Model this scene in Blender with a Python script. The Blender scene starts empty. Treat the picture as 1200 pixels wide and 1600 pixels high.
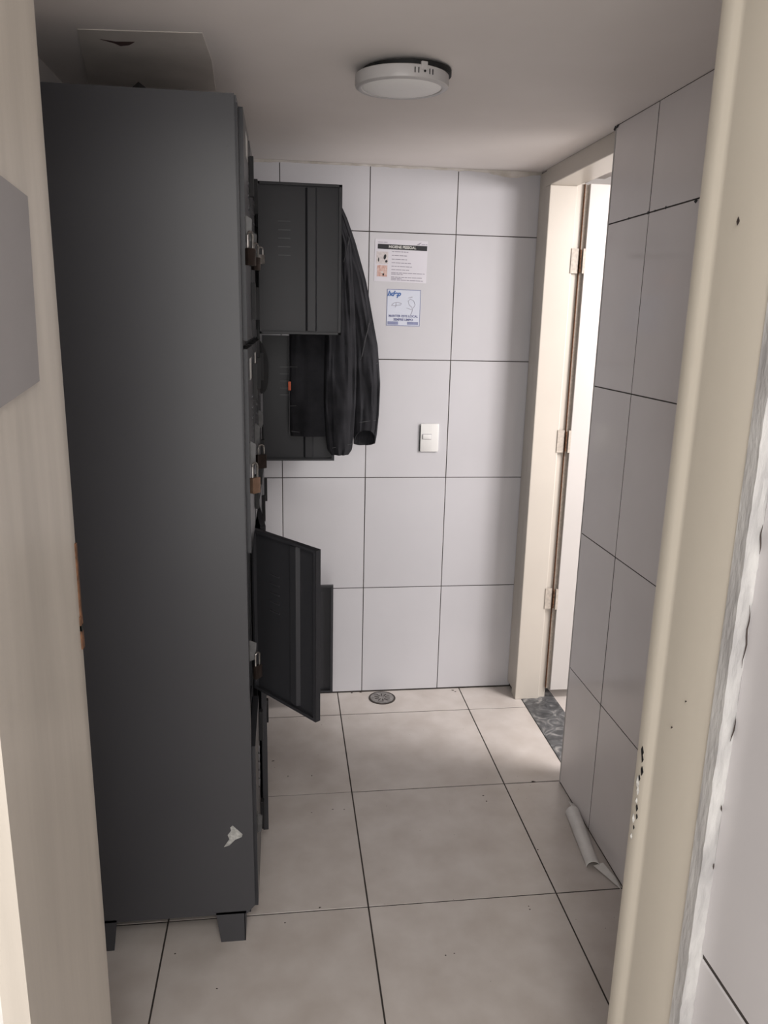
import bpy, bmesh, math, random
from mathutils import Vector, Matrix, noise

S = bpy.context.scene
COL = S.collection
random.seed(4)
R = math.radians

# ---------------------------------------------------------------- camera, world, lights, exposure
cam_d = bpy.data.cameras.new('camera'); cam = bpy.data.objects.new('camera', cam_d); COL.objects.link(cam)
cam_d.sensor_fit = 'HORIZONTAL'; cam_d.sensor_width = 36.0; cam_d.lens = 36.0 * 1205.62 / 1200.0
cam_d.clip_start = 0.02
r2 = Vector((0.99184747, -0.12546062, 0.02232117)); u2 = Vector((0.008601, 0.2406739, 0.97056793)); fw = Vector((0.12714018, 0.96246335, -0.23979088))
M = Matrix((r2, u2, -fw)).transposed().to_4x4(); M.translation = Vector((-0.0748, -3.10677, 1.59214))
cam.matrix_world = M
S.camera = cam
S.view_settings.view_transform = 'Standard'; S.view_settings.look = 'None'
S.view_settings.gamma = 1.0; S.view_settings.use_curve_mapping = False
S.view_settings.exposure = 0.0

W = bpy.data.worlds.new('world'); S.world = W; W.use_nodes = True
W.node_tree.nodes['Background'].inputs[0].default_value = (0.9, 0.92, 1.0, 1)
W.node_tree.nodes['Background'].inputs[1].default_value = 0.05

def area(name, loc, target, sx, sy, power, col):
    d = bpy.data.lights.new(name, 'AREA'); d.shape = 'RECTANGLE'; d.size = sx; d.size_y = sy; d.energy = power; d.color = col
    o = bpy.data.objects.new(name, d); COL.objects.link(o); o.location = loc
    o.rotation_euler = (Vector(target) - Vector(loc)).to_track_quat('-Z', 'Y').to_euler()
    return o
# ceiling lamp of the passage the photographer stands in, and the lamp of the bright room beyond the right-hand door
area('passage_lamp', (0.05, -3.55, 2.44), (0.05, -3.5, 0), 0.5, 0.9, 19.0, (1.0, 0.97, 0.92))
area('passage_fill', (-0.38, -4.37, 1.25), (-0.38, 0, 1.25), 1.8, 2.3, 41.0, (1.0, 0.985, 0.97))  # unseen fill panel added to brighten the ceiling, back wall and jambs
area('next_room_lamp', (1.80, -1.12, 2.02), (1.1, -0.6, 0.4), 0.5, 0.5, 38.0, (1.0, 0.95, 0.93))
area('next_room_fill', (3.05, -1.35, 1.15), (0.3, -0.3, 1.35), 1.5, 1.9, 52.0, (1.0, 0.97, 0.95))  # unseen panel added to brighten the ceiling near the right-hand door

# ---------------------------------------------------------------- materials
def mat(name, col, rough=0.5, var=0.0, scale=6.0, bump=0.0, bscale=60.0, metal=0.0, stretch=(1, 1, 1), col2=None, per_obj=0.0, spec=0.5):
    m = bpy.data.materials.new(name); m.use_nodes = True
    nt = m.node_tree; N = nt.nodes; L = nt.links
    b = N['Principled BSDF']
    b.inputs['Roughness'].default_value = rough; b.inputs['Metallic'].default_value = metal
    b.inputs['Specular IOR Level'].default_value = spec
    b.inputs['Base Color'].default_value = (*col, 1)
    tc = N.new('ShaderNodeNewGeometry'); mp = N.new('ShaderNodeMapping'); mp.inputs['Scale'].default_value = stretch
    L.new(tc.outputs['Position'], mp.inputs['Vector'])
    if var > 0 or col2:
        n = N.new('ShaderNodeTexNoise'); n.inputs['Scale'].default_value = scale; n.inputs['Detail'].default_value = 6
        L.new(mp.outputs[0], n.inputs['Vector'])
        r = N.new('ShaderNodeValToRGB'); r.color_ramp.elements[0].position = 0.3; r.color_ramp.elements[1].position = 0.7
        c2 = col2 or tuple(c * (1 - var) for c in col)
        r.color_ramp.elements[0].color = (*c2, 1); r.color_ramp.elements[1].color = (*col, 1)
        L.new(n.outputs['Fac'], r.inputs['Fac']); out = r.outputs['Color']
        if per_obj:
            oi = N.new('ShaderNodeObjectInfo'); mr = N.new('ShaderNodeMapRange')
            mr.inputs['To Min'].default_value = 1 - per_obj; mr.inputs['To Max'].default_value = 1
            L.new(oi.outputs['Random'], mr.inputs['Value'])
            mx = N.new('ShaderNodeVectorMath'); mx.operation = 'SCALE'
            L.new(out, mx.inputs[0]); L.new(mr.outputs[0], mx.inputs['Scale']); out = mx.outputs[0]
        L.new(out, b.inputs['Base Color'])
    if bump > 0:
        n2 = N.new('ShaderNodeTexNoise'); n2.inputs['Scale'].default_value = bscale; n2.inputs['Detail'].default_value = 4
        L.new(mp.outputs[0], n2.inputs['Vector'])
        bp = N.new('ShaderNodeBump'); bp.inputs['Strength'].default_value = bump; bp.inputs['Distance'].default_value = 0.002
        L.new(n2.outputs['Fac'], bp.inputs['Height']); L.new(bp.outputs['Normal'], b.inputs['Normal'])
    return m

m_wtile = mat('white_wall_tile', (0.545, 0.535, 0.56), 0.16, 0.05, 3, 0.06, 9, per_obj=0.03)
m_rtile = mat('grey_white_wall_tile', (0.75, 0.71, 0.705), 0.12, 0.06, 4, 0.04, 7, per_obj=0.03)
m_ctile = mat('passage_wall_tile', (0.58, 0.56, 0.57), 0.30, 0.04, 4)
m_ftile = mat('floor_tile', (0.60, 0.555, 0.525), 0.28, 0.16, 9, 0.05, 30, col2=(0.50, 0.45, 0.415), per_obj=0.04)
m_grout = mat('dark_grout', (0.06, 0.05, 0.045), 0.9, 0.5, 30, 0.3, 200)
m_ceil = mat('ceiling_paint', (0.80, 0.75, 0.725), 0.8, 0.08, 2.5, 0.15, 40, col2=(0.74, 0.69, 0.66))
m_fillet = mat('stained_fillet_plaster', (0.66, 0.62, 0.59), 0.85, 0.3, 16, 0.5, 70, col2=(0.42, 0.38, 0.33))
m_patch = mat('ceiling_patch_paint', (0.66, 0.61, 0.565), 0.85, 0.2, 7, 0.2, 40)
m_stain = mat('rust_stain', (0.10, 0.05, 0.045), 0.9, 0.5, 60)
m_plaster = mat('grey_plaster', (0.48, 0.46, 0.45), 0.85, 0.1, 4, 0.3, 50)
m_cream = mat('cream_gloss_paint', (0.56, 0.515, 0.46), 0.33, 0.05, 5, 0.08, 40)
m_jamb = mat('near_jamb_paint', (0.60, 0.55, 0.47), 0.38, 0.1, 3, 0.10, 60, stretch=(1, 1, 0.3))
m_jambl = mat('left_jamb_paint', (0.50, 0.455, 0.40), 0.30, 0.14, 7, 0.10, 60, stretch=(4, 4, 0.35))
m_greypatch = mat('grey_paint_patch', (0.27, 0.255, 0.255), 0.45, 0.12, 4)
m_white = mat('rough_white_plaster', (0.66, 0.645, 0.62), 0.8, 0.2, 30, 0.9, 90)
m_bead = mat('weathered_white_filler', (0.60, 0.59, 0.575), 0.7, 0.3, 22, 0.9, 120, stretch=(1, 1, .35), col2=(0.36, 0.35, 0.35))
m_leaf = mat('white_door_paint', (0.54, 0.515, 0.50), 0.4, 0.03, 5)
m_rust = mat('rust', (0.19, 0.085, 0.04), 0.8, 0.6, 120, 0.5, 300)
m_hinge_edge = mat('hinge_paint_edge_shade', (0.52, 0.46, 0.40), 0.5, 0.3, 90)
m_lock = mat('locker_grey_paint', (0.054, 0.054, 0.060), 0.36, 0.06, 3, 0.03, 40, spec=0.4)
m_door = mat('locker_door_paint', (0.042, 0.042, 0.047), 0.36, 0.06, 3, 0.03, 40, spec=0.22)
m_lockd = mat('locker_inside_paint', (0.045, 0.045, 0.050), 0.42, 0.08, 4)
m_hasp = mat('hasp_paint', (0.09, 0.088, 0.09), 0.45, 0.5, 70)
m_dark = mat('dark_gap_and_shade', (0.006, 0.006, 0.008), 0.6, 0.2, 30)
m_steel = mat('worn_steel', (0.30, 0.285, 0.27), 0.38, 0.4, 90, metal=0.9)
m_brass = mat('brass_lock', (0.42, 0.27, 0.19), 0.35, 0.3, 60, metal=0.8)
m_brown = mat('brown_lock', (0.045, 0.032, 0.027), 0.4, 0.4, 60, metal=0.6)
m_label = mat('white_label', (0.62, 0.61, 0.59), 0.6, 0.15, 60)
m_foil = mat('torn_sticker', (0.52, 0.52, 0.50), 0.55, 0.5, 110, 0.6, 150)
m_cloth = mat('black_denim', (0.036, 0.036, 0.042), 0.85, 0.3, 11, 0.5, 600, col2=(0.014, 0.014, 0.017), spec=0.25)
m_lining = mat('black_lining', (0.004, 0.004, 0.005), 0.9, 0.3, 20)
m_seam = mat('worn_seam', (0.085, 0.085, 0.092), 0.85, 0.4, 70)
m_tag = mat('orange_tag', (0.55, 0.11, 0.05), 0.7, 0.2, 50)
m_plastic = mat('white_lamp_plastic', (0.50, 0.48, 0.475), 0.38, 0.04, 20)
m_diff = mat('milky_diffuser', (0.90, 0.89, 0.87), 0.45, 0.03, 20)
m_black = mat('black_parts_and_shade', (0.004, 0.004, 0.004), 0.7, 0.2, 20)
m_switch = mat('switch_plastic', (0.70, 0.69, 0.68), 0.3, 0.03, 20)
m_paper = mat('poster_paper', (0.60, 0.58, 0.63), 0.5, 0.04, 10)
m_paper2 = mat('sticker_paper', (0.55, 0.575, 0.66), 0.4, 0.04, 10)
m_ink = mat('black_ink', (0.008, 0.008, 0.012), 0.5, 0.1, 10)
m_grey = mat('grey_ink', (0.30, 0.28, 0.33), 0.6, 0.2, 90)
m_blue = mat('blue_ink', (0.05, 0.13, 0.36), 0.5, 0.2, 90)
m_navy = mat('navy_ink', (0.13, 0.14, 0.27), 0.5, 0.2, 90)
m_bluegrey = mat('blue_grey_ink', (0.22, 0.24, 0.38), 0.5, 0.2, 90)
m_skin = mat('photo_print_pink', (0.42, 0.22, 0.18), 0.5, 0.5, 120, col2=(0.62, 0.48, 0.44))
m_pale = mat('photo_print_pale', (0.58, 0.53, 0.53), 0.5, 0.2, 120)
m_drain = mat('drain_metal', (0.34, 0.325, 0.315), 0.5, 0.5, 60, 0.5, 200, metal=0.4)
m_tube = mat('milky_plastic_cover', (0.74, 0.72, 0.70), 0.3, 0.12, 30)
m_dirt = mat('dirt', (0.05, 0.035, 0.03), 0.95, 0.4, 50)

def granite():
    m = mat('granite_threshold', (0.07, 0.072, 0.075), 0.25, 0, 1)
    nt = m.node_tree; N = nt.nodes; L = nt.links; b = N['Principled BSDF']
    g = N.new('ShaderNodeNewGeometry')
    n = N.new('ShaderNodeTexNoise'); n.inputs['Scale'].default_value = 14; n.inputs['Detail'].default_value = 8; n.inputs['Distortion'].default_value = 2.2
    L.new(g.outputs['Position'], n.inputs['Vector'])
    r = N.new('ShaderNodeValToRGB'); e = r.color_ramp.elements
    e[0].position = 0.40; e[0].color = (0.05, 0.052, 0.056, 1); e[1].position = 0.72; e[1].color = (0.33, 0.32, 0.31, 1)
    k = e.new(0.55); k.color = (0.11, 0.112, 0.118, 1)
    L.new(n.outputs['Fac'], r.inputs['Fac']); L.new(r.outputs['Color'], b.inputs['Base Color'])
    return m
m_granite = granite()

# ---------------------------------------------------------------- geometry helpers
class MB:
    def __init__(s): s.v = []; s.f = []
    def add(s, vs, fs, mtx=None):
        k = len(s.v); s.v += [tuple(mtx @ Vector(p)) if mtx else tuple(p) for p in vs]; s.f += [tuple(k + i for i in f) for f in fs]; return s
    def box(s, x0, x1, y0, y1, z0, z1, mtx=None):
        return s.add([(x0, y0, z0), (x1, y0, z0), (x1, y1, z0), (x0, y1, z0), (x0, y0, z1), (x1, y0, z1), (x1, y1, z1), (x0, y1, z1)],
                     [(0, 3, 2, 1), (4, 5, 6, 7), (0, 1, 5, 4), (1, 2, 6, 5), (2, 3, 7, 6), (3, 0, 4, 7)], mtx)
    def rbox(s, x0, x1, y0, y1, z0, z1, b, mtx=None):
        # box whose edges are chamfered by b
        bm = bmesh.new(); bmesh.ops.create_cube(bm, size=1)
        for v in bm.verts: v.co = Vector(((x0 + x1) / 2 + v.co.x * (x1 - x0), (y0 + y1) / 2 + v.co.y * (y1 - y0), (z0 + z1) / 2 + v.co.z * (z1 - z0)))
        bmesh.ops.bevel(bm, geom=bm.edges[:], offset=b, segments=2, affect='EDGES', profile=0.5)
        bm.verts.index_update()
        s.add([v.co[:] for v in bm.verts], [[v.index for v in f.verts] for f in bm.faces], mtx); bm.free(); return s
    def prism(s, pts, depth, mtx=None):
        # pts in the xz plane (counter-clockwise seen from -y), thickness along +y
        n = len(pts)
        vs = [(p[0], 0, p[1]) for p in pts] + [(p[0], depth, p[1]) for p in pts]
        fs = [tuple(range(n)), tuple(range(2 * n - 1, n - 1, -1))] + [(i, i + n, (i + 1) % n + n, (i + 1) % n) for i in range(n)]
        return s.add(vs, fs, mtx)
    def cyl(s, r0, r1, z0, z1, n=48, mtx=None, cap0=True, cap1=True):
        vs = [(r0 * math.cos(2 * math.pi * i / n), r0 * math.sin(2 * math.pi * i / n), z0) for i in range(n)]
        vs += [(r1 * math.cos(2 * math.pi * i / n), r1 * math.sin(2 * math.pi * i / n), z1) for i in range(n)]
        fs = [(i, (i + 1) % n, (i + 1) % n + n, i + n) for i in range(n)]
        if cap0: fs.append(tuple(range(n - 1, -1, -1)))
        if cap1: fs.append(tuple(range(n, 2 * n)))
        return s.add(vs, fs, mtx)
    def lathe(s, prof, n=64, mtx=None):
        vs = []; fs = []
        for (r, z) in prof: vs += [(r * math.cos(2 * math.pi * i / n), r * math.sin(2 * math.pi * i / n), z) for i in range(n)]
        for k in range(len(prof) - 1):
            fs += [(k * n + i, k * n + (i + 1) % n, (k + 1) * n + (i + 1) % n, (k + 1) * n + i) for i in range(n)]
        return s.add(vs, fs, mtx)
    def tube(s, pts, r, n=8, mtx=None):
        P = [Vector(p) for p in pts]; vs = []; fs = []
        for k, p in enumerate(P):
            t = (P[min(k + 1, len(P) - 1)] - P[max(k - 1, 0)]).normalized()
            a = t.cross(Vector((0.13, 0.2, 0.97)));
            if a.length < 1e-3: a = t.cross(Vector((1, 0, 0)))
            a.normalize(); b = t.cross(a)
            rr = r[k] if isinstance(r, (list, tuple)) else r
            vs += [tuple(p + (a * math.cos(2 * math.pi * i / n) + b * math.sin(2 * math.pi * i / n)) * rr) for i in range(n)]
        for k in range(len(P) - 1):
            fs += [(k * n + i, k * n + (i + 1) % n, (k + 1) * n + (i + 1) % n, (k + 1) * n + i) for i in range(n)]
        fs += [tuple(range(n - 1, -1, -1)), tuple(range((len(P) - 1) * n, len(P) * n))]
        return s.add(vs, fs, mtx)
    def mesh(s, name, smooth=False):
        me = bpy.data.meshes.new(name); me.from_pydata(s.v, [], s.f); me.validate(); me.update()
        bm = bmesh.new(); bm.from_mesh(me); bmesh.ops.recalc_face_normals(bm, faces=bm.faces[:]); bm.to_mesh(me); bm.free()
        if smooth:
            me.polygons.foreach_set('use_smooth', [True] * len(me.polygons))
            try: me.set_sharp_from_angle(angle=R(38))
            except Exception: pass
        return me
    def build(s, name, m, parent=None, smooth=False):
        me = s.mesh(name, smooth); me.materials.append(m)
        o = bpy.data.objects.new(name, me); COL.objects.link(o)
        if parent: o.parent = parent
        return o

def obj(name, me, parent=None, mtx=None):
    o = bpy.data.objects.new(name, me); COL.objects.link(o)
    if parent: o.parent = parent
    if mtx is not None: o.matrix_local = mtx
    return o
def empty(name, loc=(0, 0, 0), rz=0.0, parent=None):
    o = bpy.data.objects.new(name, None); COL.objects.link(o); o.location = loc; o.rotation_euler = (0, 0, rz); o.empty_display_size = 0.05
    if parent: o.parent = parent
    return o
def tag(o, label, cat, group=None):
    o['label'] = label; o['category'] = cat
    if group: o['group'] = group
    return o
def struct(o, label=None, cat=None):
    o['kind'] = 'structure'
    if label: o['label'] = label
    if cat: o['category'] = cat
    return o
def text(name, body, size, m, parent, mtx, align='CENTER', bold=0.0, shear=0.0, sx=1.0):
    c = bpy.data.curves.new(name, 'FONT'); c.body = body; c.size = size; c.align_x = align; c.align_y = 'CENTER'
    c.extrude = 0.00015; c.offset = bold; c.shear = shear
    t0 = bpy.data.objects.new(name, c); COL.objects.link(t0); bpy.context.view_layer.update()
    me = bpy.data.meshes.new_from_object(t0.evaluated_get(bpy.context.evaluated_depsgraph_get())); bpy.data.objects.remove(t0); bpy.data.curves.remove(c)
    me.name = name; me.materials.clear(); me.materials.append(m)
    o = bpy.data.objects.new(name, me); COL.objects.link(o)
    o.parent = parent; o.matrix_local = mtx @ Matrix.Diagonal((sx, 1, 1, 1))
    return o

_tc = {}
def tile_mesh(w, h, t, m, cham=0.0005):
    key = (round(w, 4), round(h, 4), t, m.name)
    if key not in _tc:
        b = MB(); c = cham
        b.add([(0, 0, 0), (w, 0, 0), (w, h, 0), (0, h, 0), (0, 0, t - c), (w, 0, t - c), (w, h, t - c), (0, h, t - c), (c, c, t), (w - c, c, t), (w - c, h - c, t), (c, h - c, t)],
              [(0, 3, 2, 1), (0, 1, 5, 4), (1, 2, 6, 5), (2, 3, 7, 6), (3, 0, 4, 7), (4, 5, 9, 8), (5, 6, 10, 9), (6, 7, 11, 10), (7, 4, 8, 11), (8, 9, 10, 11)])
        me = b.mesh('tile'); me.materials.append(m); _tc[key] = me
    return _tc[key]
def tiling(parent, us, vs, org, U, V, m, gap=0.003, t=0.006, skip=None, jig=0.0006):
    U = Vector(U); V = Vector(V); N = U.cross(V)
    for i in range(len(us) - 1):
        for j in range(len(vs) - 1):
            if skip and skip(us[i], us[i + 1], vs[j], vs[j + 1]): continue
            w = us[i + 1] - us[i] - gap; h = vs[j + 1] - vs[j] - gap
            if w < 0.01 or h < 0.01: continue
            p = Vector(org) + U * (us[i] + gap / 2) + V * (vs[j] + gap / 2) + N * random.uniform(-jig, jig)
            mt = Matrix((U, V, N)).transposed().to_4x4(); mt.translation = p
            mt = mt @ Matrix.Rotation(random.uniform(-0.0012, 0.0012), 4, 'X') @ Matrix.Rotation(random.uniform(-0.0012, 0.0012), 4, 'Y')
            obj('tile', tile_mesh(w, h, t, m), parent, mt)

# ---------------------------------------------------------------- room shell
ZC = 2.162; XL = -0.625; XR = 0.929; XB = 0.894
TW = 0.3384; ZB = [0.004, 0.485, 0.965, 1.445, 1.925, ZC]
# floor: grout bed with the tiles laid on it; top of tiles at z = 0
fl = MB().box(-1.3, 0.945, -4.4, 0.06, -0.06, -0.0014).build('floor', m_grout); struct(fl, 'beige square floor tiles with dark joints', 'floor')
FX = [-1.3] + [0.1471 + 0.5455 * i for i in (-2, -1, 0, 1)] + [0.945]
FY = sorted([-0.197 - 0.5455 * j for j in range(0, 8)] + [0.0])
FY = [y for y in FY if y > -4.4]
tiling(fl, FX, FY, (0, 0, -0.006), (1, 0, 0), (0, 1, 0), m_ftile, 0.0046, 0.006, jig=0.0001)
sp = MB()
for (x, y, s) in [(-0.126, -0.522, 1.8), (-0.073, -0.627, .7), (0.012, -0.631, .7), (0.075, -0.836, 1.2), (0.114, -0.84, 1.3), (0.6, -0.806, 1.1), (0.603, -0.839, 1.2), (0.004, -0.847, 1), (-0.085, -1.324, .9), (0.597, -1.331, .8), (0.597, -1.343, .8), (-0.366, -1.401, 1), (-0.25, -1.521, .8), (0.328, -1.478, .9), (0.352, -1.474, .7), (0.012, -1.277, 1.2), (0.66, -0.02, 2.5), (0.67, -0.035, 2.0), (0.25, -0.005, 1.6), (0.21, -0.008, 1.5), (0.80, -0.742, 2.2), (0.70, -1.10, .8)]:
    r = 0.0028 * s; n = 6; a0 = random.random() * 6
    ring = [(x + r * random.uniform(.5, 1.7) * math.cos(a0 + k * 6.283 / n), y + r * random.uniform(.5, 1.2) * math.sin(a0 + k * 6.283 / n), 0.0002) for k in range(n)]
    sp.add(ring + [(x, y, 0.0022)], [(k, (k + 1) % n, n) for k in range(n)] + [tuple(range(n))])
for i in range(70):
    x = random.uniform(-0.15, 0.85); y = random.uniform(-1.9, -0.2); r = random.uniform(0.0006, 0.0013)
    sp.add([(x - r, y, 0.0001), (x, y - r, 0.0001), (x + r, y, 0.0001), (x, y + r, 0.0001), (x, y, r)], [(0, 1, 4), (1, 2, 4), (2, 3, 4), (3, 0, 4), (0, 3, 2, 1)])
o = sp.build('dirt_specks', m_dirt, fl); o['kind'] = 'stuff'

# back wall
wb = MB().box(XL - 0.06, XR + 0.01, 0.0016, 0.12, -0.06, 2.55).build('wall_back', m_grout); struct(wb, 'white tiled wall at the end of the room', 'wall')
UX = [XL] + [0.9309 - TW * i for i in (4, 3, 2, 1)] + [0.929]
UX = [XL] + [u for u in [0.2541 - TW * 2, 0.2541 - TW, 0.2541, 0.2541 + TW]] + [0.9265]
tiling(wb, UX, ZB, (0, 0.006, 0), (1, 0, 0), (0, 0, 1), m_wtile, 0.0034, 0.006)

# ceiling and its old patch
ce = MB().box(-0.8, 1.2, -2.0, 0.06, ZC, ZC + 0.05).build('ceiling', m_ceil); struct(ce, 'grey white painted ceiling', 'ceiling')
q = [(-0.49, -1.262), (-0.236, -1.29), (-0.232, -1.12), (-0.243, -0.87), (-0.56, -0.87)]
pt = MB().add([(x, y, ZC - .0016) for x, y in q] + [(x, y, ZC + .001) for x, y in q], [tuple(range(5)), tuple(range(9, 4, -1))] + [(i, i + 5, (i + 1) % 5 + 5, (i + 1) % 5) for i in range(5)]).build('ceiling_patch', m_patch, ce)
st = MB()
for pts in ([(-0.455, -1.215), (-0.425, -1.205), (-0.385, -1.212), (-0.40, -1.19), (-0.42, -1.18), (-0.43, -1.195)],):
    n = len(pts); st.add([(x, y, ZC - .0022) for x, y in pts] + [(x, y, ZC - .003) for x, y in pts], [tuple(range(n)), tuple(range(2 * n - 1, n - 1, -1))] + [(i, i + n, (i + 1) % n + n, (i + 1) % n) for i in range(n)])
st.build('rust_stain', m_stain, pt)
# uneven plaster fillet where the ceiling meets the tiles
b = MB(); K = 150
for k in range(K + 1):
    x = XL + .02 + (XR - XL - .03) * k / K
    h = .006 + .007 * max(0, noise.noise(Vector((x * 9, 3.3, 0)))) + .005 * abs(noise.noise(Vector((x * 40, 1.3, 0)))) + .016 * math.exp(-((x - .80) / .07) ** 2)
    b.v += [(x, .002, ZC - h), (x, -.004, ZC - h * .7), (x, -.007 - h * .5, ZC - .0008), (x, .002, ZC + .0005)]
for k in range(K):
    for i in range(4): b.f.append((k * 4 + i, k * 4 + (i + 1) % 4, (k + 1) * 4 + (i + 1) % 4, (k + 1) * 4 + i))
b.f += [(0, 1, 2, 3), tuple(K * 4 + i for i in (3, 2, 1, 0))]
b.build('plaster_fillet', m_fillet, ce, True)

# left wall
wl = MB().box(-0.80, XL, -2.0, 0.06, -0.06, 2.55).build('wall_left', m_plaster); struct(wl, 'plain plastered wall behind the lockers', 'wall')

# right wall: tiled block in front, door opening behind it
wr = MB().box(XB + 0.0012, 1.06, -2.0, -0.7562, -0.06, 2.55).box(XR, 1.06, -0.03, 0.06, -0.06, 2.55).box(0.925, 1.06, -0.7562, -0.03, 2.156, 2.55).build('wall_right', m_grout)
struct(wr, 'grey white tiled wall beside the bright doorway', 'wall')
# local u runs along +Y; normal -X
VY = [-2.0, -1.0246 - TW * 2, -1.0246 - TW, -1.0246, -0.7562]
tiling(wr, VY, [0.004, 0.4489, 0.9289, 1.4089, 1.8889, ZC], (XB + 0.006, 0, 0), (0, -1, 0), (0, 0, 1), m_rtile, 0.0034, 0.006) if False else None
for i in range(len(VY) - 1):
    zz = [0.004, 0.4489, 0.9289, 1.4089, 1.8889, ZC]
    for j in range(5):
        g = 0.0034 if j != 4 else 0.0042
        w = VY[i + 1] - VY[i] - g - .002; h = zz[j + 1] - zz[j] - g
        mt = Matrix(((0, 0, -1), (-1, 0, 0), (0, 1, 0))).to_4x4()
        mt.translation = (XB + 0.006 + random.uniform(-.0004, .0004), VY[i + 1] - g / 2, zz[j] + g / 2)
        mt = mt @ Matrix.Rotation(random.uniform(-0.0015, 0.0015), 4, 'Y')
        obj('tile', tile_mesh(w, h, 0.006, m_rtile), wr, mt)
MB().box(XB - 0.0005, XB + 0.012, -0.7562, -0.7500, 0.0, ZC).build('edge_strip', m_plaster, wr)
ck = MB()
for (y, z, s) in [(-0.748, 2.155, .012), (-0.765, 2.158, .010), (-1.02, 1.889, .008), (-1.06, 1.889, .005), (-1.12, 1.889, .007), (-0.90, 1.889, .006), (-0.96, 1.889, .004), (-1.27, 1.884, .009)]:
    ck.add([(XB - 0.001, y - s, z), (XB - 0.001, y, z - s * .6), (XB - 0.001, y + s, z), (XB - 0.001, y, z + s * .7), (XB + .003, y, z)], [(0, 1, 2, 3), (0, 4, 1), (1, 4, 2), (2, 4, 3), (3, 4, 0)])
ck.build('broken_grout', m_dark, wr)

# bright doorway in the right wall
d1 = struct(empty('door_1', (1.05, -0.128, 0)), 'cream framed doorway with a white door opened outward', 'door')
def P1(mb, name, m, par=d1, smooth=False):
    o = mb.build(name, m, par, smooth); o.matrix_parent_inverse = Matrix.Translation((-1.05, 0.128, 0)) if par is d1 else Matrix.Identity(4); return o
P1(MB().rbox(0.915, 1.022, -0.128, -0.070, 0.0, 2.10, 0.003).box(0.915, 0.928, -0.075, -0.006, 0.03, 2.155), 'jamb', m_cream)
P1(MB().box(1.022, 1.052, -0.116, -0.070, 0.0, 2.115), 'rebate', m_cream)
P1(MB().rbox(0.915, 1.022, -0.7562, -0.072, 2.10, ZC, 0.003).box(1.022, 1.06, -0.7562, -0.072, 2.115, 2.155), 'frame_header', m_cream)
P1(MB().rbox(0.93, 1.022, -0.7562, -0.715, 0.0, 2.10, 0.003), 'jamb', m_cream)
leaf = MB().rbox(0.017, 0.66, -0.012, 0.024, 0.045, 2.108, 0.0015).build('door_leaf', m_leaf, d1)
for z in (0.465, 1.138, 1.832):
    h = MB().box(-0.034, -0.006, -0.0035, 0.004, z - .045, z + .045).box(0.008, 0.018, -0.016, -0.006, z - .045, z + .045).build('hinge_plate', m_hinge_edge, leaf)
    k = MB()
    for q in range(5): k.cyl(0.0036, 0.0036, z - .04 + q * .0165, z - .04 + q * .0165 + .0145, 10, Matrix.Translation((0.001, -0.008, 0)))
    k.build('hinge_knuckle', m_rust, leaf, True)
MB().box(0.0005, 0.003, 0.001, 0.02, 0.05, 2.108).build('rust_line', m_rust, leaf)
MB().box(0.004, 0.017, 0.004, 0.02, 0.046, 2.106).build('leaf_edge_shade', m_hinge_edge, leaf)  # return edge of the leaf, its shade painted as a darker beige strip

th = MB().rbox(0.945, 1.095, -0.7562, -0.072, -0.05, 0.002, 0.0015).build('trim_1', m_granite); struct(th, 'dark veined stone threshold of the bright doorway', 'threshold')

# room beyond the bright doorway
nf = MB().box(1.095, 3.2, -2.4, 0.8, -0.05, -0.001).build('floor_beyond', m_ftile); struct(nf, 'pale floor of the room beyond the doorway', 'floor')
nw = MB().box(1.06, 3.2, 0.75, 0.85, 0, 2.6).box(1.06, 3.2, -2.5, -2.4, 0, 2.6).box(3.2, 3.3, -2.5, 0.85, 0, 2.6).box(1.04, 1.06, 0.06, 0.85, 0, 2.6).box(1.04, 1.062, -2.5, -0.7562, 0, 2.6).build('wall_beyond', m_leaf)
struct(nw, 'white walls of the room beyond the doorway', 'wall')
nc = MB().box(1.06, 3.3, -2.5, 0.85, 2.5, 2.6).build('ceiling_beyond', m_leaf); struct(nc, 'white ceiling of the room beyond the doorway', 'ceiling')

# ---------------------------------------------------------------- near doorway (camera looks through it)
YF = -2.0; YN = -2.21; YNL = -2.335; JR = 0.514; JL = -0.373
wf = MB().box(JR + 0.03, 1.06, YN, YF, -0.06, 2.55).box(-1.3, JL - 0.03, YNL, YF, -0.06, 2.55).box(JL - 0.03, JR + 0.03, YN, YF, 2.17, 2.55).build('wall_front', m_white)
struct(wf, 'white plastered wall around the near doorway', 'wall')
d2 = struct(empty('door_2', (0, YF, 0)), 'cream painted frame of the near doorway', 'door')
def P2(mb, name, m, par=None, smooth=False):
    o = mb.build(name, m, par or d2, smooth)
    if par is None: o.matrix_parent_inverse = Matrix.Translation((0, -YF, 0))
    return o
# right jamb: main face, raised stop strip at the far side with a soft step
def wavy_panel(x0, pts_y, sgn, zt, back):
    b = MB(); n = 24; prof = pts_y
    for k in range(n + 1):
        z = zt * k / n
        for (y, dx) in prof: b.v.append((x0 + sgn * (dx + 0.0012 * noise.noise(Vector((y * 6, z * 2.2, x0 * 7)))), y, z))
        for y in (prof[-1][0], prof[0][0]): b.v.append((x0 + sgn * back, y, z))
    m = len(prof) + 2
    for k in range(n):
        for i in range(m): b.f.append((k * m + i, k * m + (i + 1) % m, (k + 1) * m + (i + 1) % m, (k + 1) * m + i))
    b.f.append(tuple(range(m))); b.f.append(tuple(range(n * m, n * m + m)))
    return b
P2(wavy_panel(JR, [(YF, 0.0), (YF - .004, -.001), (YF - 0.034, 0.0), (YF - 0.040, 0.005), (YF - 0.052, 0.006), (YN + .004, 0.004), (YN, 0.006)], 1, 2.17, 0.03), 'right_jamb', m_jamb, smooth=True)
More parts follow.
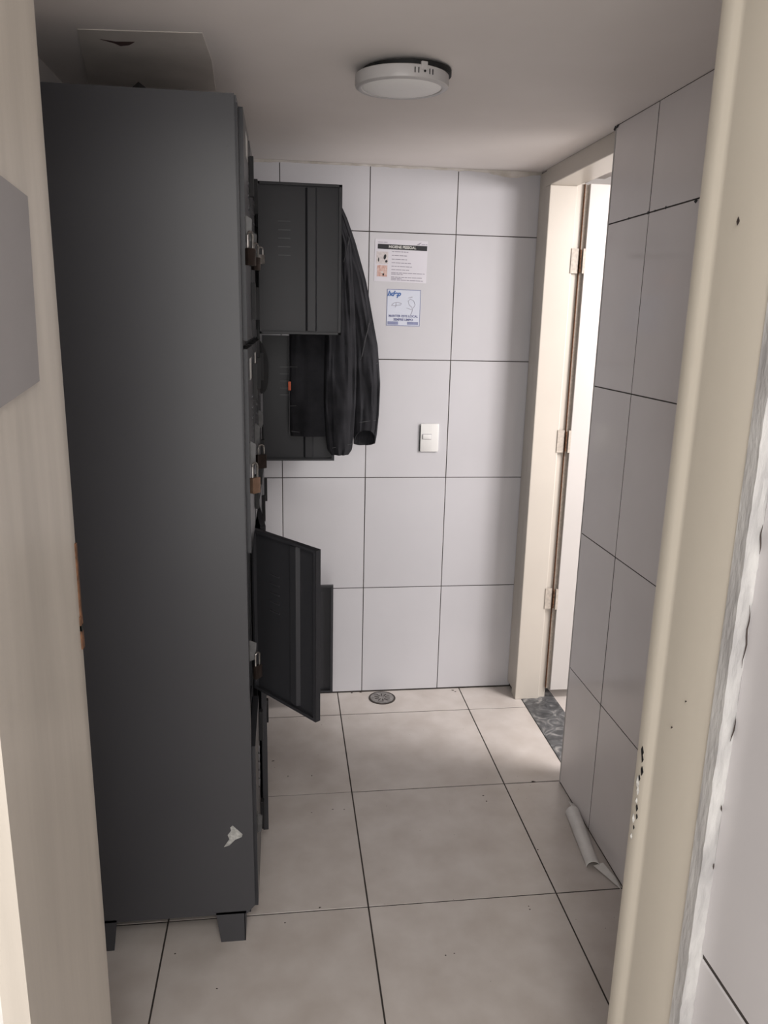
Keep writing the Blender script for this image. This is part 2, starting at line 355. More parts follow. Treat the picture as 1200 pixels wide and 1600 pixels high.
P2(wavy_panel(JL, [(YF, 0.0), (YF - .03, -.001), (YF - 0.05, 0.002), (YF - .2, 0.001), (YNL, 0.0)], -1, 2.17, 0.03), 'left_jamb', m_jambl, smooth=True)
P2(MB().box(JL - .03, JR + .03, YN, YF, 2.13, 2.172), 'frame_header', m_jamb)
# grey painted patch and rusty hinge traces on the left jamb
P2(MB().add([(JL + .0022, -2.095, 1.725), (JL + .0022, -2.108, 1.512), (JL + .0022, -2.255, 1.494), (JL + .0022, -2.31, 1.50), (JL + .0022, -2.31, 1.735), (JL + .0022, -2.18, 1.733), (JL - .001, -2.095, 1.725), (JL - .001, -2.108, 1.512), (JL - .001, -2.255, 1.494), (JL - .001, -2.31, 1.50), (JL - .001, -2.31, 1.735), (JL - .001, -2.18, 1.733)],
   [tuple(range(6)), tuple(range(11, 5, -1))] + [(i, i + 6, (i + 1) % 6 + 6, (i + 1) % 6) for i in range(6)]), 'paint_patch', m_greypatch)
P2(MB().box(JL - .002, JL + .0022, YF - .006, YF + .0008, 1.16, 1.275).box(JL - .002, JL + .0025, YF - .010, YF + .0008, 1.115, 1.165), 'hinge_rust', m_rust)
P2(MB().box(JL - .003, JL + .0032, YF - .010, YF + .002, 1.143, 1.152), 'hinge_screw', m_black)
# broken strike in the right jamb
b = MB()
for k, (z, s) in enumerate([(0.905, .010), (0.893, .007), (0.872, .009), (0.855, .006), (0.800, .007), (0.785, .005), (0.760, .004)]):
    y = YF - .018 - .003 * (k % 3)
    b.add([(JR - .0015, y - s * .45, z), (JR - .0015, y, z - s), (JR - .0015, y + s * .45, z + .002), (JR - .0015, y + .001, z + s), (JR + .006, y, z)], [(0, 1, 2, 3), (0, 4, 1), (1, 4, 2), (2, 4, 3), (3, 4, 0)])
P2(b, 'strike_hole', m_dark)
b = MB()
for k, (z, s) in enumerate([(0.845, .013), (0.832, .010), (0.775, .010), (0.812, .006), (0.74, .006)]):
    y = YF - .014 - .004 * (k % 2)
    b.add([(JR - .001, y - s * .5, z), (JR - .001, y, z - s), (JR - .001, y + s * .5, z + .003), (JR - .001, y + .001, z + s), (JR - .0035, y, z)], [(0, 4, 1), (1, 4, 2), (2, 4, 3), (3, 4, 0), (0, 1, 2, 3)])
P2(b, 'bare_metal', m_white)
b = MB()
for (y, z, s) in [(-2.10, 1.73, .006), (-2.09, .99, .0025), (-2.12, 1.05, .0018)]:
    b.add([(JR + .0028, y - s * .5, z), (JR + .0028, y, z - s), (JR + .0028, y + s * .5, z), (JR + .0028, y, z + s), (JR + .006, y, z)], [(0, 1, 2, 3), (0, 4, 1), (1, 4, 2), (2, 4, 3), (3, 4, 0)])
P2(b, 'paint_chip', m_dirt)

# rough white plaster bead between the right jamb and the passage tiles, broken and uneven
XT = 0.537
b = MB(); n = 160; prof = 6
for k in range(n + 1):
    z = 2.17 * k / n
    w = XT + 0.003 + 0.004 * noise.noise(Vector((0.3, 4.1, z * 14))) + 0.003 * noise.noise(Vector((7.3, 1.1, z * 45)))
    for i in range(prof + 1):
        t = i / prof; x = JR + 0.002 + (w - JR - 0.002) * t
        y = YN - 0.006 + 0.0015 * t + 0.0025 * noise.noise(Vector((x * 120, 2.0, z * 30))) + 0.002 * noise.noise(Vector((x * 300, 5.0, z * 90)))
        b.v.append((x, y, z))
    b.v.append((w, YN + .02, z)); b.v.append((JR + .002, YN + .02, z))
m = prof + 3
for k in range(n):
    for i in range(m): b.f.append((k * m + i, k * m + (i + 1) % m, (k + 1) * m + (i + 1) % m, (k + 1) * m + i))
o = b.build('trim_2', m_bead, smooth=True); struct(o, 'rough white plaster edge beside the right jamb', 'trim')
cr = MB()
for (z0, z1) in [(1.04, 1.075), (1.15, 1.24), (1.31, 1.35), (1.41, 1.435), (0.93, 0.94), (.835, .845)]:
    pts = []; k = 8
    for q in range(k + 1):
        z = z0 + (z1 - z0) * q / k; pts.append((XT - .004 + 0.004 * noise.noise(Vector((1.7, 9.0, z * 35))), YN - .0085, z))
    cr.tube(pts, [0.0002 + 0.0008 * math.sin(math.pi * q / k) for q in range(k + 1)], 5)
cr.build('plaster_crack', m_dirt, o)

wc = MB().box(XT + .0025, XT + .1, -4.4, YN + .0, -0.06, 2.55).build('wall_passage_right', m_grout); struct(wc, 'light grey tiled wall of the near passage', 'wall')
YP = [-4.4, -4.03, -3.63, -3.23, -2.83, YN + .001]; ZP = [0.004, 0.682, 1.462, 2.24, 2.5]
for i in range(5):
    for j in range(4):
        g = 0.008; w = YP[i + 1] - YP[i] - g; h = ZP[j + 1] - ZP[j] - g
        mt = Matrix(((0, 0, -1), (-1, 0, 0), (0, 1, 0))).to_4x4(); mt.translation = (XT + .006, YP[i + 1] - g / 2, ZP[j] + g / 2)
        obj('tile', tile_mesh(w, h, 0.006, m_ctile, 0.002), wc, mt)
o = MB().box(-1.35, -1.3, -4.4, YNL, -0.06, 2.55).box(-1.35, XT + .1, -4.45, -4.4, -.06, 2.55).build('wall_passage_left', m_white); struct(o, 'white walls of the near passage', 'wall')
o = MB().box(-1.35, XT + .1, -4.45, YF - .01, 2.5, 2.56).build('ceiling_passage', m_ceil); struct(o, 'ceiling of the near passage', 'ceiling')
b = MB()
for (z, s) in [(.83, .010), (.70, .006), (.62, .007)]:
    b.rbox(-0.435, -0.428, YNL - .002, YNL + .001, z - s, z + s, .0008)
o = b.build('wall_mark', m_dirt, wf)

# ---------------------------------------------------------------- steel locker cabinet
LX0, LX1, LY0, LY1 = -0.60, -0.170, -1.375, -0.125
LZ = [0.08, 0.5675, 1.055, 1.5425, 2.03]
LC = [-1.375, -1.0625, -0.75, -0.4375, -0.125]
lk = tag(empty('locker_cabinet', (LX1, LY0, 0)), 'tall dark grey steel locker cabinet with sixteen doors along the left wall', 'locker')
INV = Matrix.Translation((-LX1, -LY0, 0))
def PL(mb, name, m, smooth=False, par=None):
    o = mb.build(name, m, par or lk, smooth)
    if par is None: o.matrix_parent_inverse = INV
    return o
t = 0.0012
PL(MB().add([(LX0, LY0, 0.085), (LX1 - .010, LY0, 0.085), (LX1 + .009, LY0, 0.108), (LX1 + .000, LY0, 2.03), (LX0, LY0, 2.03), (LX0, LY0 + t, 0.085), (LX1 - .010, LY0 + t, 0.085), (LX1 + .009, LY0 + t, 0.108), (LX1 + .000, LY0 + t, 2.03), (LX0, LY0 + t, 2.03)],
            [(0, 1, 2, 3, 4), (9, 8, 7, 6, 5)] + [(i, i + 5, (i + 1) % 5 + 5, (i + 1) % 5) for i in range(5)])
   , 'side_panel', m_lock)
PL(MB().box(LX0, LX1 + .007, LY1 - t, LY1, 0.085, 2.03), 'side_panel', m_lock)
PL(MB().box(LX0, LX1, LY0 + t, LY1 - t, 2.028, 2.0295).box(LX1 - .016, LX1 + .004, LY0 + .01, LY1 - t, 2.014, 2.0295), 'top_panel', m_lock)
PL(MB().box(LX0, LX0 + t, LY0 + t, LY1 - t, 0.09, 2.028), 'back_panel', m_lockd)
for z in LZ[:4]: PL(MB().box(LX0 + .002, LX1 - .002, LY0 + .002, LY1 - .002, z + .006, z + .0075), 'shelf', m_lockd)
for y in LC[1:4]: PL(MB().box(LX0 + .002, LX1 - .002, y - .0006, y + .0006, 0.088, 2.028), 'partition', m_lockd)
PL(MB().box(LX1 - .002, LX1 + .0065, LY0 + .0012, -1.3475, 0.11, 2.014), 'front_post', m_door)
for y in LC[1:4]: PL(MB().box(LX1 - .002, LX1 - .0003, y - .016, y + .016, 0.11, 2.014), 'front_post', m_door)
PL(MB().box(LX1 - .002, LX1 - .0003, LY1 - .014, LY1 - .0012, 0.11, 2.014), 'front_post', m_door)
for z in LZ[1:4]: PL(MB().box(LX1 - .004, LX1 - .0021, LY0 + .002, LY1 - .002, z - .016, z + .010), 'front_rail', m_door)
PL(MB().box(LX1 - .022, LX1 - .010, LY0 + .02, LY1 - .002, 0.080, 0.112), 'plinth', m_dark)
for (x, y, sx, sy) in [(-0.187, LY0, -1, 1), (-0.585, LY0, 1, 1), (-0.187, LY1, -1, -1), (-0.585, LY1, 1, -1)]:
    f = MB()
    pts = [(0, 0), (0.0635, 0), (0.075, 0.092), (-0.003, 0.092)]
    if sx < 0: pts = [(-p[0], p[1]) for p in pts][::-1]
    f.prism(pts, 0.0022 * sy, Matrix.Translation((x, y, 0.0)))
    f.add([(x, y, 0), (x, y + sy * .06, 0), (x, y + sy * .07, .092), (x, y, .092), (x + sx * .0022, y, 0), (x + sx * .0022, y + sy * .06, 0), (x + sx * .0022, y + sy * .07, .092), (x + sx * .0022, y, .092)],
          [(0, 1, 2, 3), (7, 6, 5, 4), (0, 4, 5, 1), (1, 5, 6, 2), (2, 6, 7, 3), (3, 7, 4, 0)])
    PL(f, 'foot', m_lock)
b = MB().prism([(-0.236, 0.288), (-0.222, 0.292), (-0.208, 0.307), (-0.191, 0.314), (-0.189, 0.322), (-0.213, 0.349), (-0.219, 0.343), (-0.217, 0.334), (-0.226, 0.322), (-0.222, 0.310)], 0.0008, Matrix.Translation((0, LY0 - .0006, 0)))
o = PL(b, 'sticker_remnant', m_foil); o['label'] = 'torn silvery sticker remnant'
PL(MB().cyl(.004, .004, 0, .002, 10, Matrix.Translation((-0.185, LY0 + .001, 1.935)) @ Matrix.Rotation(R(90), 4, 'X')), 'rivet', m_lock)

DW, DH, DT = 0.270, 0.470, 0.016
def door_meshes():
    # local: hinge pin on the z axis, +x to the free edge, outer face at y = 0, flanges back to y = -DT
    p = MB().box(0, DW, -0.0012, 0, 0, DH)
    p.box(0, DW, -DT, -.001, 0, 0.0012).box(0, DW, -DT, -.001, DH - .0012, DH).box(0, .0012, -DT, -.001, 0, DH).box(DW - .0012, DW, -DT, -.001, 0, DH)
    p.box(0, DW, -DT, -DT + .0012, 0, 0.008).box(0, DW, -DT, -DT + .0012, DH - .008, DH).box(0, .008, -DT, -DT + .0012, 0, DH).box(DW - .010, DW, -DT, -DT + .0012, 0, DH)
    s = MB().add([(0.152, -.0012, .012), (0.159, -.010, .012), (0.184, -.011, .012), (0.190, -.0012, .012), (0.152, -.0012, DH - .012), (0.159, -.010, DH - .012), (0.184, -.011, DH - .012), (0.190, -.0012, DH - .012)],
                 [(0, 1, 5, 4), (1, 2, 6, 5), (2, 3, 7, 6), (3, 0, 4, 7), (0, 3, 2, 1), (4, 5, 6, 7)])
    h = MB().box(-.004, .014, .0005, .011, 0, .09).cyl(.0045, .0045, 0, .09, 10, Matrix.Translation((-.002, .006, 0)))
    hs = MB().add([(DW - .022, .001, DH / 2 - .028), (DW - .022, .012, DH / 2 - .024), (DW - .022, .014, DH / 2 + .020), (DW - .022, .001, DH / 2 + .028)] + [(DW - .0195, .001, DH / 2 - .028), (DW - .0195, .012, DH / 2 - .024), (DW - .0195, .014, DH / 2 + .020), (DW - .0195, .001, DH / 2 + .028)],
                  [(0, 1, 2, 3), (7, 6, 5, 4), (0, 4, 5, 1), (1, 5, 6, 2), (2, 6, 7, 3), (3, 7, 4, 0)])
    hs.box(DW - .036, DW - .012, .0002, .0014, DH / 2 - .024, DH / 2 + .024)
    lv = []
    for k in range(5): 
        z = DH - .115 - k * .026
        lv.append(MB().box(.064, .104, -.0048, -.0012, z - .0022, z + .0010)
                  .add([(.068, 0.0002, z), (.104, 0.0002, z), (.104, .0035, z - .006), (.068, .0035, z - .006), (.068, .0002, z - .009), (.104, .0002, z - .009)], [(3, 2, 1, 0), (4, 5, 2, 3), (4, 3, 0), (2, 5, 1)]))
    R_ = []
    for mb, nm, m in [(p, 'door', m_door), (s, 'stiffener', m_door), (h, 'hinge', m_dark), (hs, 'hasp', m_hasp)]:  # hinges coloured near black; shade on their faces put into the colour
        me = mb.mesh(nm); me.materials.append(m); R_.append(me)
    L_ = []
    for mb in lv: me = mb.mesh('louvre'); me.materials.append(m_lock); L_.append(me)
    lb = MB().box(0.10, 0.17, .0002, .0010, DH - .075, DH - .025).mesh('label_holder'); lb.materials.append(m_label)
    return R_ + [L_, lb]
pm, sm, hm, hsm, lvm, lbm = door_meshes()
ANG = {(2, 0): 91, (3, 0): 90, (3, 1): 90, (3, 3): 90, (0, 2): 38, (1, 2): 5.5, (1, 3): 4.5}
doors = {}
for c in range(4):
    for r in range(4):
        th_ = ANG.get((c, r), 0.0)
        d = obj('door', pm, lk); d.matrix_parent_inverse = INV
        xh, yh = LX1 + DT, LC[c + 1] - .012
        if (c, r) == (0, 2): yh = -1.05
        d.location = (xh, yh, LZ[3 - r] + .001 + (.007 if (c, r) == (3, 1) else 0)); d.rotation_euler = (0, 0, R(th_ - 90))
        obj('stiffener', sm, d)
        for z in (.045, DH - .135): obj('hinge', hm, d, Matrix.Translation((0, 0, z)))
        if (c, r) not in ((3, 1), (2, 0), (1, 2), (1, 3)): obj('hasp', hsm, d)
        for L_ in lvm: obj('louvre', L_, d)
        if (c, r) in ((0, 1), (1, 1), (0, 0)): obj('label_holder', lbm, d)
        doors[(c, r)] = d
# staple that stays on the body beside the open doors
for (y, z) in [(-1.352, 0.812), (-0.735, 1.78)]:
    b = MB(); b.add([(LX1, y, z - .03), (LX1 + .022, y, z - .022), (LX1 + .024, y, z + .02), (LX1, y, z + .03), (LX1, y + .002, z - .03), (LX1 + .022, y + .002, z - .022), (LX1 + .024, y + .002, z + .02), (LX1, y + .002, z + .03)],
          [(0, 1, 2, 3), (7, 6, 5, 4), (0, 4, 5, 1), (1, 5, 6, 2), (2, 6, 7, 3), (3, 7, 4, 0)])
    PL(b, 'staple', m_hasp)

# ---------------------------------------------------------------- padlocks
def padlock(loc, rz, label, mb_, w=.032, h=.036, th=.013, sh=.030, tilt=0.0):
    t_ = tag(empty('padlock', loc, rz), label, 'padlock')
    t_.rotation_euler = (tilt, 0, rz)
    MB().rbox(-w / 2, w / 2, -th / 2, th / 2, -sh - h, -sh, .002).build('lock_body', mb_, t_, True)
    a = w * .30; pts = [(-a, 0, -sh - .002)] + [(a * math.cos(math.pi - math.pi * k / 10), 0, -a * .6 + a * 1.0 * math.sin(math.pi * k / 10)) for k in range(11)] + [(a, 0, -sh - .002)]
    MB().tube(pts, .0026, 8).build('shackle', m_steel, t_, True)
    MB().cyl(.003, .003, 0, .001, 10, Matrix.Translation((0, 0, -sh - h - .001))).build('keyhole', m_black, t_)
    return t_
padlock((-0.1435, -1.345, 1.768), R(48), 'dark padlock on the topmost near locker door', m_brown, .024, .036, .011)
padlock((-0.142, -1.040, 1.772), R(48), 'dull brown padlock right behind the topmost near padlock', m_brown, .024, .032, .011)
padlock((-0.139, -0.728, 1.790), R(20), 'small padlock with dark round face beside the large upper open door', m_steel, .022, .026, .012, .018)
padlock((-0.1425, -1.345, 1.268), R(48), 'reddish brass padlock on the near second-row locker door', m_brass, .024, .037, .012)
padlock((-0.137, -1.045, 1.262), R(35), 'dark brown padlock behind the reddish brass one', m_brown, .028, .038, .013, .022)
padlock((-0.144, -1.356, 0.806), R(50), 'padlock hanging open beside the lower wide-open locker door', m_brown, .022, .034, .011)

# ---------------------------------------------------------------- denim jacket hanging from an open door
jk = tag(empty('denim_jacket', (0.06, -0.21, 2.0)), 'black denim jacket hanging behind the large upper open locker door', 'jacket')
JI = Matrix.Translation((-0.06, 0.21, -2.0))
def PJ(mb, name, m, smooth=True):
    o = mb.build(name, m, jk, smooth); o.matrix_parent_inverse = JI; return o
def interp(tab, z):
    tab = sorted(tab)
    if z <= tab[0][0]: return tab[0][1:]
    for a, b_ in zip(tab, tab[1:]):
        if z <= b_[0]:
            f = (z - a[0]) / (b_[0] - a[0]); f2 = f
            return tuple(a[i] + (b_[i] - a[i]) * f2 for i in range(1, len(a)))
    return tab[-1][1:]
def garment(tab, n=72, rows=90, amp=.006, freq=28, seed=0, slant=0.0, close_top=True, sq=2.6, close_bot=False, ymax=-0.152):
    z0 = min(t_[0] for t_ in tab); z1 = max(t_[0] for t_ in tab); b = MB()
    for k in range(rows + 1):
        f = k / rows; z = z1 + (z0 - z1) * f
        xa, xb, yc, th_ = interp(tab, z)
        xc, w = (xa + xb) / 2, (xb - xa) / 2
        for i in range(n):
            a = 2 * math.pi * i / n; ca, sa = math.cos(a), math.sin(a)
            px = math.copysign(abs(ca) ** (2 / sq), ca); py = math.copysign(abs(sa) ** (2 / sq), sa)
            fold = noise.noise(Vector((a * 2.2 + seed, z * 2.6, seed * 1.7))) + .6 * noise.noise(Vector((a * 5.0 + seed, z * 7 + a, seed)))
            cre = max(0, 1 - abs(((z * freq / 6 + a * .9 + seed) % 1.0) - .5) * 7) * .25
            rr = 1 + 0
            x = xc + px * (w + amp * .35 * fold); y = yc + py * (th_ + amp * (1.8 * fold - cre))
            zz = z
            if slant and f > .6: zz += slant * ((f - .6) / .4) ** 2 * (1 if sa < 0 else -.25) * abs(sa)
            b.v.append((x, min(y, ymax), zz))
    for k in range(rows):
        for i in range(n): b.f.append((k * n + i, k * n + (i + 1) % n, (k + 1) * n + (i + 1) % n, (k + 1) * n + i))
    if close_top: b.f.append(tuple(range(n)))
    # inner wall, so the hem has a thickness and a dark inside
    off = len(b.v); inner = 14
    for k in range(inner):
        kk = rows - k
        ring = [Vector(b.v[kk * n + i]) for i in range(n)]; cen = sum(ring, Vector()) / n
        for p in ring:
            q = cen + (p - cen) * .90; b.v.append((q.x, q.y, p.z + (.002 if k else 0)))
    for i in range(n): b.f.append((rows * n + i, rows * n + (i + 1) % n, off + (i + 1) % n, off + i))
    for k in range(inner - 1):
        for i in range(n): b.f.append((off + k * n + i, off + k * n + (i + 1) % n, off + (k + 1) * n + (i + 1) % n, off + (k + 1) * n + i))
    b.f.append(tuple(off + (inner - 1) * n + i for i in range(n)))
    return b
PJ(garment([(2.0, .03, .10, -.195, .030), (1.97, -.005, .125, -.20, .038), (1.90, -.04, .15, -.20, .042), (1.75, -.052, .165, -.205, .046), (1.45, -.055, .175, -.205, .046), (1.24, -.058, .17, -.205, .044), (1.17, -.054, .165, -.205, .042)], seed=2.0, amp=.005), 'jacket_body', m_cloth)
PJ(garment([(1.975, .06, .125, -.225, .03), (1.85, .075, .165, -.24, .036), (1.6, .075, .180, -.25, .040), (1.45, .070, .187, -.252, .042), (1.30, .070, .187, -.252, .042), (1.17, .078, .180, -.25, .040), (1.125, .083, .176, -.25, .036), (1.105, .097, .163, -.25, .026)], seed=5.0, amp=.006, rows=100), 'sleeve', m_cloth)
PJ(garment([(1.99, .07, .126, -.215, .025), (1.94, .09, .152, -.215, .034), (1.86, .110, .182, -.215, .040), (1.73, .140, .222, -.215, .043), (1.596, .165, .249, -.215, .045), (1.505, .178, .268, -.215, .046), (1.365, .182, .280, -.218, .047), (1.246, .182, .278, -.22, .046), (1.17, .183, .272, -.22, .043), (1.142, .184, .267, -.22, .042)], seed=9.0, amp=.005, slant=.055), 'sleeve', m_cloth)
# worn seams and stitching lines
def seam(pts, r=.0011):
    return MB().tube(pts, r, 6)
def zline(pa, pb, n=8, wob=.002):
    return [tuple(Vector(pa).lerp(Vector(pb), k / n) + Vector((wob * noise.noise(Vector((k * .7, pa[0] * 9, pa[2]))), 0, 0))) for k in range(n + 1)]
sm_ = [zline((-.056, -.238, 1.54), (-.0555, -.236, 1.175), 14), zline((-.054, -.2465, 1.425), (-.026, -.2535, 1.425), 3), zline((-.056, -.2465, 1.283), (-.030, -.2535, 1.285), 3),
       zline((.165, -.262, 1.90), (.140, -.282, 1.80), 5), zline((.158, -.262, 1.88), (.137, -.282, 1.79), 5),
       zline((.236, -.262, 1.60), (.206, -.268, 1.465), 6), zline((.231, -.263, 1.585), (.202, -.268, 1.455), 6),
       zline((.200, -.272, 1.228), (.262, -.262, 1.235), 5), zline((.10, -.292, 1.135), (.176, -.282, 1.15), 6), zline((.258, -.262, 1.44), (.272, -.25, 1.445), 2), zline((-.05, -.2475, 1.19), (-.02, -.2525, 1.188), 4, .004)]
for p in sm_: PJ(seam(p), 'stitching', m_seam)
o = PJ(MB().rbox(-.060, -.050, -.252, -.244, 1.34, 1.372, .0015), 'side_tag', m_tag); o['label'] = 'small orange tag on the jacket edge'

# black cloth bulging out of the compartment behind
b = MB(); n = 24
for k in range(17):
    a = -math.pi / 2 + math.pi * k / 16; z = 1.425 + .095 * math.sin(a) - .02 * math.cos(a); r = max(.02, math.cos(a))
    for i in range(n):
        q = 2 * math.pi * i / n; w = 1 + .18 * noise.noise(Vector((math.cos(q) * 1.3, math.sin(q) * 1.3, z * 12)))
        b.v.append((-.165 + .037 * r * w * math.cos(q), -.25 + .075 * r * w * math.sin(q), z))
for k in range(16):
    for i in range(n): b.f.append((k * n + i, k * n + (i + 1) % n, (k + 1) * n + (i + 1) % n, (k + 1) * n + i))
o = b.build('cloth_bundle', m_lining, smooth=True); tag(o, 'black cloth bulging out of an open locker compartment left of the jacket', 'cloth')
o.visible_shadow = True
# small black cloth on top of the locker
b = MB(); 
rim = [(-.395, -1.31), (-.36, -1.33), (-.325, -1.30), (-.31, -1.25), (-.34, -1.21), (-.39, -1.22), (-.42, -1.26)]
b.add([(x, y, 2.0298) for x, y in rim] + [(-.372, -1.27, 2.068), (-.355, -1.25, 2.058)], [(i, (i + 1) % 7, 7 if i not in (2, 3) else 8) for i in range(7)] + [(2, 8, 7), (4, 7, 8), tuple(range(6, -1, -1))])
o = b.build('cloth_scrap', m_black); tag(o, 'small black scrap lying on top of the locker cabinet', 'cloth')

# ---------------------------------------------------------------- round ceiling lamp
lc = Vector((0.203, -1.143, ZC - 0.0045))
lp = tag(empty('ceiling_lamp', lc), 'round white surface-mounted ceiling lamp, switched off, with a milky diffuser', 'lamp')
lp.rotation_euler = (R(2.2), R(-1.0), 0)
MB().lathe([(.106, -.010), (.1085, -.012), (.1095, -.030), (.108, -.036), (.102, -.0395), (.094, -.0385), (.0925, -.0360)], 72).add(*(lambda n: ([(.106 * math.cos(6.28318 * i / n), .106 * math.sin(6.28318 * i / n), -.010) for i in range(n)], [tuple(range(n))]))(72)).build('lamp_housing', m_plastic, lp, True)
MB().lathe([(.0930, -.0362), (.086, -.0395), (.05, -.0405), (.001, -.041)], 72).build('diffuser', m_diff, lp, True)
MB().cyl(.104, .104, -.0102, .0005, 48, Matrix.Translation((.012, .004, 0))).build('base_gap_shadow', m_black, lp)  # black disc for the dark gap, shifted sideways to paint the lamp's shadow
for a in (-83, -78.5, -64, -59.5):
    MB().rbox(.1075, .1103, -.0011, .0011, -.0285, -.0175, .0004, Matrix.Rotation(R(a), 4, 'Z')).build('vent_slot', m_black, lp)
MB().rbox(.104, .1108, -.008, .008, -.022, -.004, .002, Matrix.Rotation(R(-71), 4, 'Z')).build('fixing_tab', m_plastic, lp)
MB().cyl(.0026, .0026, 0, .0012, 12, Matrix.Rotation(R(-71), 4, 'Z') @ Matrix.Translation((.1106, 0, -.024)) @ Matrix.Rotation(R(90), 4, 'Y')).build('screw', m_black, lp)

# ---------------------------------------------------------------- notices, switch, drain, plastic cover
RX = Matrix.Rotation(R(90), 4, 'X')    # text lies in the wall plane, read from -Y
def rect(mb, x0, x1, z0, z1, y, th_=.0003): return mb.box(x0, x1, y - th_, y, z0, z1)
PY = -.0008
po = tag(empty('hygiene_poster', (0.379, 0, 1.82), 0), 'laminated paper notice with black title bar taped above the square sticker', 'poster')
po.rotation_euler = (0, R(.9), 0)
rect(MB(), -.103, .103, -.078, .078, 0, .0008).build('sheet', m_paper, po)
rect(MB(), -.092, .101, .042, .060, PY).build('title_bar', m_ink, po)
text('title_text', 'HIGIENE PESSOAL', .0135, m_label, po, Matrix.Translation((.004, PY - .0005, .051)) @ RX, bold=.0004)
b = MB(); 
def words(b, x0, x1, z, h=.0028, y=PY):
    x = x0
    while x < x1 - .003:
        w = min(random.uniform(.008, .022), x1 - x); rect(b, x, x + w, z - h / 2, z + h / 2, y); x += w + .0022
for (x1, z) in [(.028, .034), (.024, .020), (.024, .006), (.040, -.007), (.044, -.020), (.036, -.0325), (.096, -.044), (.012, -.0495), (.090, -.060), (.005, -.0652), (.090, -.0705)]: words(b, -.036, x1, z)
words(b, -.092, -.055, .0665, .0022); words(b, .078, .101, .065, .0022)
o = b.build('text_lines', m_grey, po); o['kind'] = 'stuff'
rect(MB(), -.096, -.050, -.013, .032, PY).build('picture', m_pale, po)
rect(MB(), -.092, -.052, -.060, -.018, PY).build('picture', m_skin, po)
b = MB()
for (x, z, w, h, a) in [(-.063, .013, .010, .020, 12), (-.057, -.003, .009, .010, 40), (-.087, .002, .004, .016, 0)]:
    b.cyl(.5, .5, 0, .0003, 20, Matrix.Translation((x, PY - .0003, z)) @ Matrix.Rotation(R(a), 4, 'Y') @ Matrix.Diagonal((w, 1, h, 1)) @ RX)
b.cyl(.5, .5, 0, .0003, 16, Matrix.Translation((-.067, PY - .0003, -.052)) @ Matrix.Diagonal((.007, 1, .009, 1)) @ RX)
b.build('picture_shape', m_ink, po)
MB().cyl(.5, .5, 0, .0004, 16, Matrix.Translation((-.072, PY - .0004, -.044)) @ Matrix.Diagonal((.008, 1, .007, 1)) @ RX).build('picture_shape', m_label, po)
b = MB().prism([(.058, .062), (.070, .070), (.078, .072), (.070, .063)], .0003, Matrix.Translation((0, PY - .0003, 0))); b.build('logo', m_grey, po)

sk = tag(empty('cleaning_sticker', (0.3945, 0, 1.6455), 0), 'small square blue-bordered sticker about keeping the place clean', 'sticker')
sk.rotation_euler = (0, R(.4), 0)
rect(MB(), -.067, .067, -.0695, .0695, 0, .0007).build('sheet', m_paper2, sk)
b = MB(); y = -.0007
rect(b, -.067, .067, .067, .0695, y); rect(b, -.067, .067, -.0695, -.067, y); rect(b, -.067, -.0645, -.067, .067, y); rect(b, .0645, .067, -.067, .067, y)
b.build('border', m_bluegrey, sk)
text('logo_text', 'hdep', .026, m_blue, sk, Matrix.Translation((-.040, y - .0004, .052)) @ RX, bold=.0012, shear=.35)
text('message_text', 'MANTER ESTE LOCAL', .0120, m_navy, sk, Matrix.Translation((0, y - .0004, -.032)) @ RX, bold=.0004)
text('message_text', 'SEMPRE LIMPO', .0120, m_navy, sk, Matrix.Translation((0, y - .0004, -.0455)) @ RX, bold=.0004)
b = MB(); rect(b, -.062, -.020, -.065, -.053, y); rect(b, .016, .060, -.064, -.053, y); b.build('footer_band', m_bluegrey, sk)
b = MB()
def stroke(b, pts, r=.0008): b.tube([(p[0], y - .0002, p[1]) for p in pts], r, 5)
stroke(b, [(-.048, .008), (-.038, .018), (-.022, .020), (-.008, .016), (-.012, .010), (-.035, .008), (-.048, .008)]); stroke(b, [(-.030, .020), (-.030, .006), (-.034, .001)])
stroke(b, [(.012, .000), (.030, -.006), (.040, .002), (.046, .012), (.040, .028), (.026, .034), (.018, .026), (.022, .012), (.034, .002)]); stroke(b, [(.036, -.004), (.034, -.018), (.028, -.026)]); stroke(b, [(.018, .038), (.034, .042)])
b.build('line_drawing', m_grey, sk)

sw = tag(empty('light_switch', (0.516, 0, 1.132)), 'white light switch plate on the tiled back wall', 'switch')
MB().rbox(-.038, .038, -.008, 0, -.058, .058, .003).build('cover_plate', m_switch, sw, True)
MB().rbox(-.030, .008, -.0086, -.0075, -.006, .016, .0004).build('rocker_gap', m_grey, sw)
MB().rbox(-.0285, .0065, -.0125, -.007, -.0045, .0145, .0015, Matrix.Rotation(R(0), 4, 'Z')).build('rocker', m_switch, sw, True)
MB().rbox(-.041, -.0375, -.004, 0.0, -.056, .050, .0005).build('wall_gap', m_dark, sw)

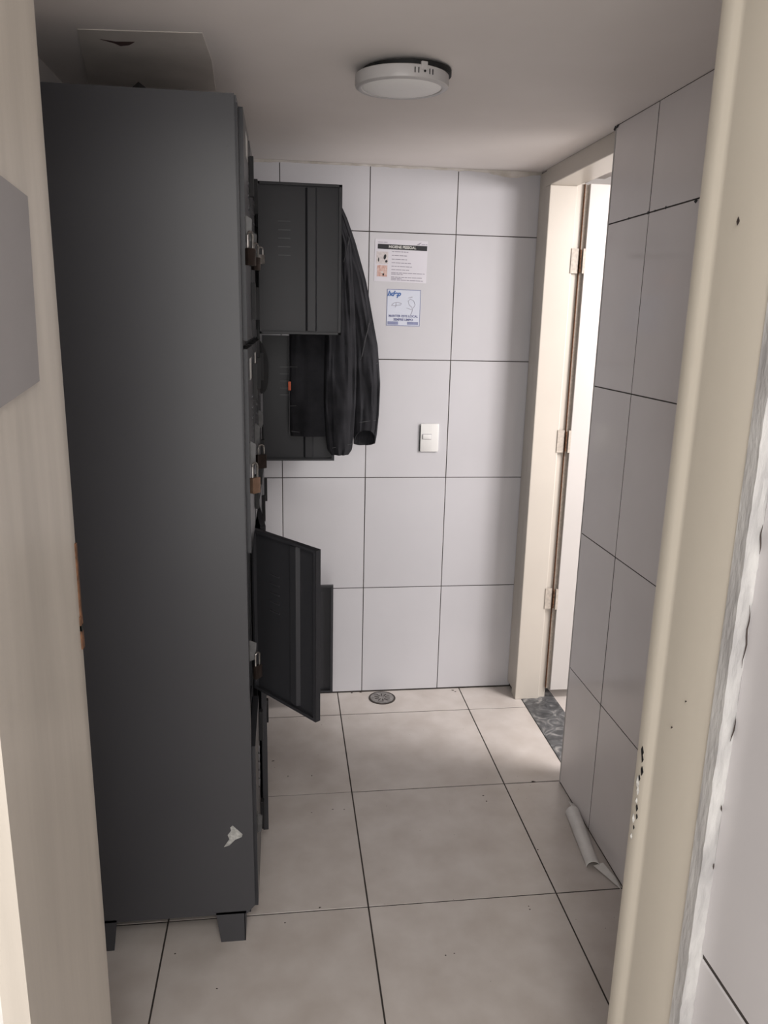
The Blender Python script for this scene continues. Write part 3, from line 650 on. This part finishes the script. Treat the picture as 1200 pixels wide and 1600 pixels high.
dr = tag(empty('floor_drain', (0.337, -0.068, 0)), 'round metal floor drain cover by the back wall', 'drain')
MB().lathe([(.058, 0.0), (.058, .003), (.054, .0042), (.050, .003), (.050, .001)], 48).build('rim', m_dark if False else m_grout, dr, True)
MB().lathe([(.0505, .001), (.0505, .0036), (.040, .0042), (.001, .0042)], 48).build('cover', m_drain, dr, True)
b = MB()
for k in range(10):
    a = 2 * math.pi * k / 10; b.box(-.002, .002, .014, .034, .0035, .0046, Matrix.Rotation(a, 4, 'Z'))
b.build('slot', m_dirt, dr)

# white plastic cable-cover remnant at the foot of the right wall
tb = tag(empty('plastic_cover', (0.86, -1.05, 0)), 'white translucent plastic cover strip lying along the foot of the right wall', 'plastic strip')
b = MB(); n = 14; K = 22
p0, p1 = Vector((.874, -.935, 0)), Vector((.842, -1.195, 0)); d_ = (p1 - p0).normalized(); s_ = Vector((-d_.y, d_.x, 0))
for k in range(K + 1):
    f = k / K; c_ = p0.lerp(p1, f); rad = .024 * (1 - .12 * f) * (1 + .04 * noise.noise(Vector((f * 6, 2, 1)))); hgt = .030 * (1 - .35 * f ** 2)
    for i in range(n + 1):
        a = math.pi * i / n; b.v.append(tuple(c_ + s_ * (rad * math.cos(a)) + Vector((0, 0, .0015 + hgt * math.sin(a) * (1 + .05 * noise.noise(Vector((f * 9, a, 4)))))) - Vector((.86, -1.05, 0))))
for k in range(K):
    for i in range(n): b.f.append((k * (n + 1) + i, k * (n + 1) + i + 1, (k + 1) * (n + 1) + i + 1, (k + 1) * (n + 1) + i))
b.f.append(tuple(range(n + 1)))
o = b.build('channel', m_tube, tb, True); md = o.modifiers.new('solid', 'SOLIDIFY'); md.thickness = .0012
b = MB().box(-.012, .026, -.012, .035, .004, .0055, Matrix.Translation((.018, .112, .016)) @ Matrix.Rotation(R(35), 4, 'Y')); b.build('lifted_flap', m_tube, tb)
b = MB(); q = [(-.018, -.145, .006), (.014, -.140, .010), (.029, -.20, .004), (.026, -.245, .0015), (.004, -.19, .003)]
b.add([v for v in q] + [(v[0], v[1], v[2] + .001) for v in q], [tuple(range(5)), tuple(range(9, 4, -1))] + [(i, (i + 1) % 5, (i + 1) % 5 + 5, i + 5) for i in range(5)])
b.build('torn_end', m_tube, tb)
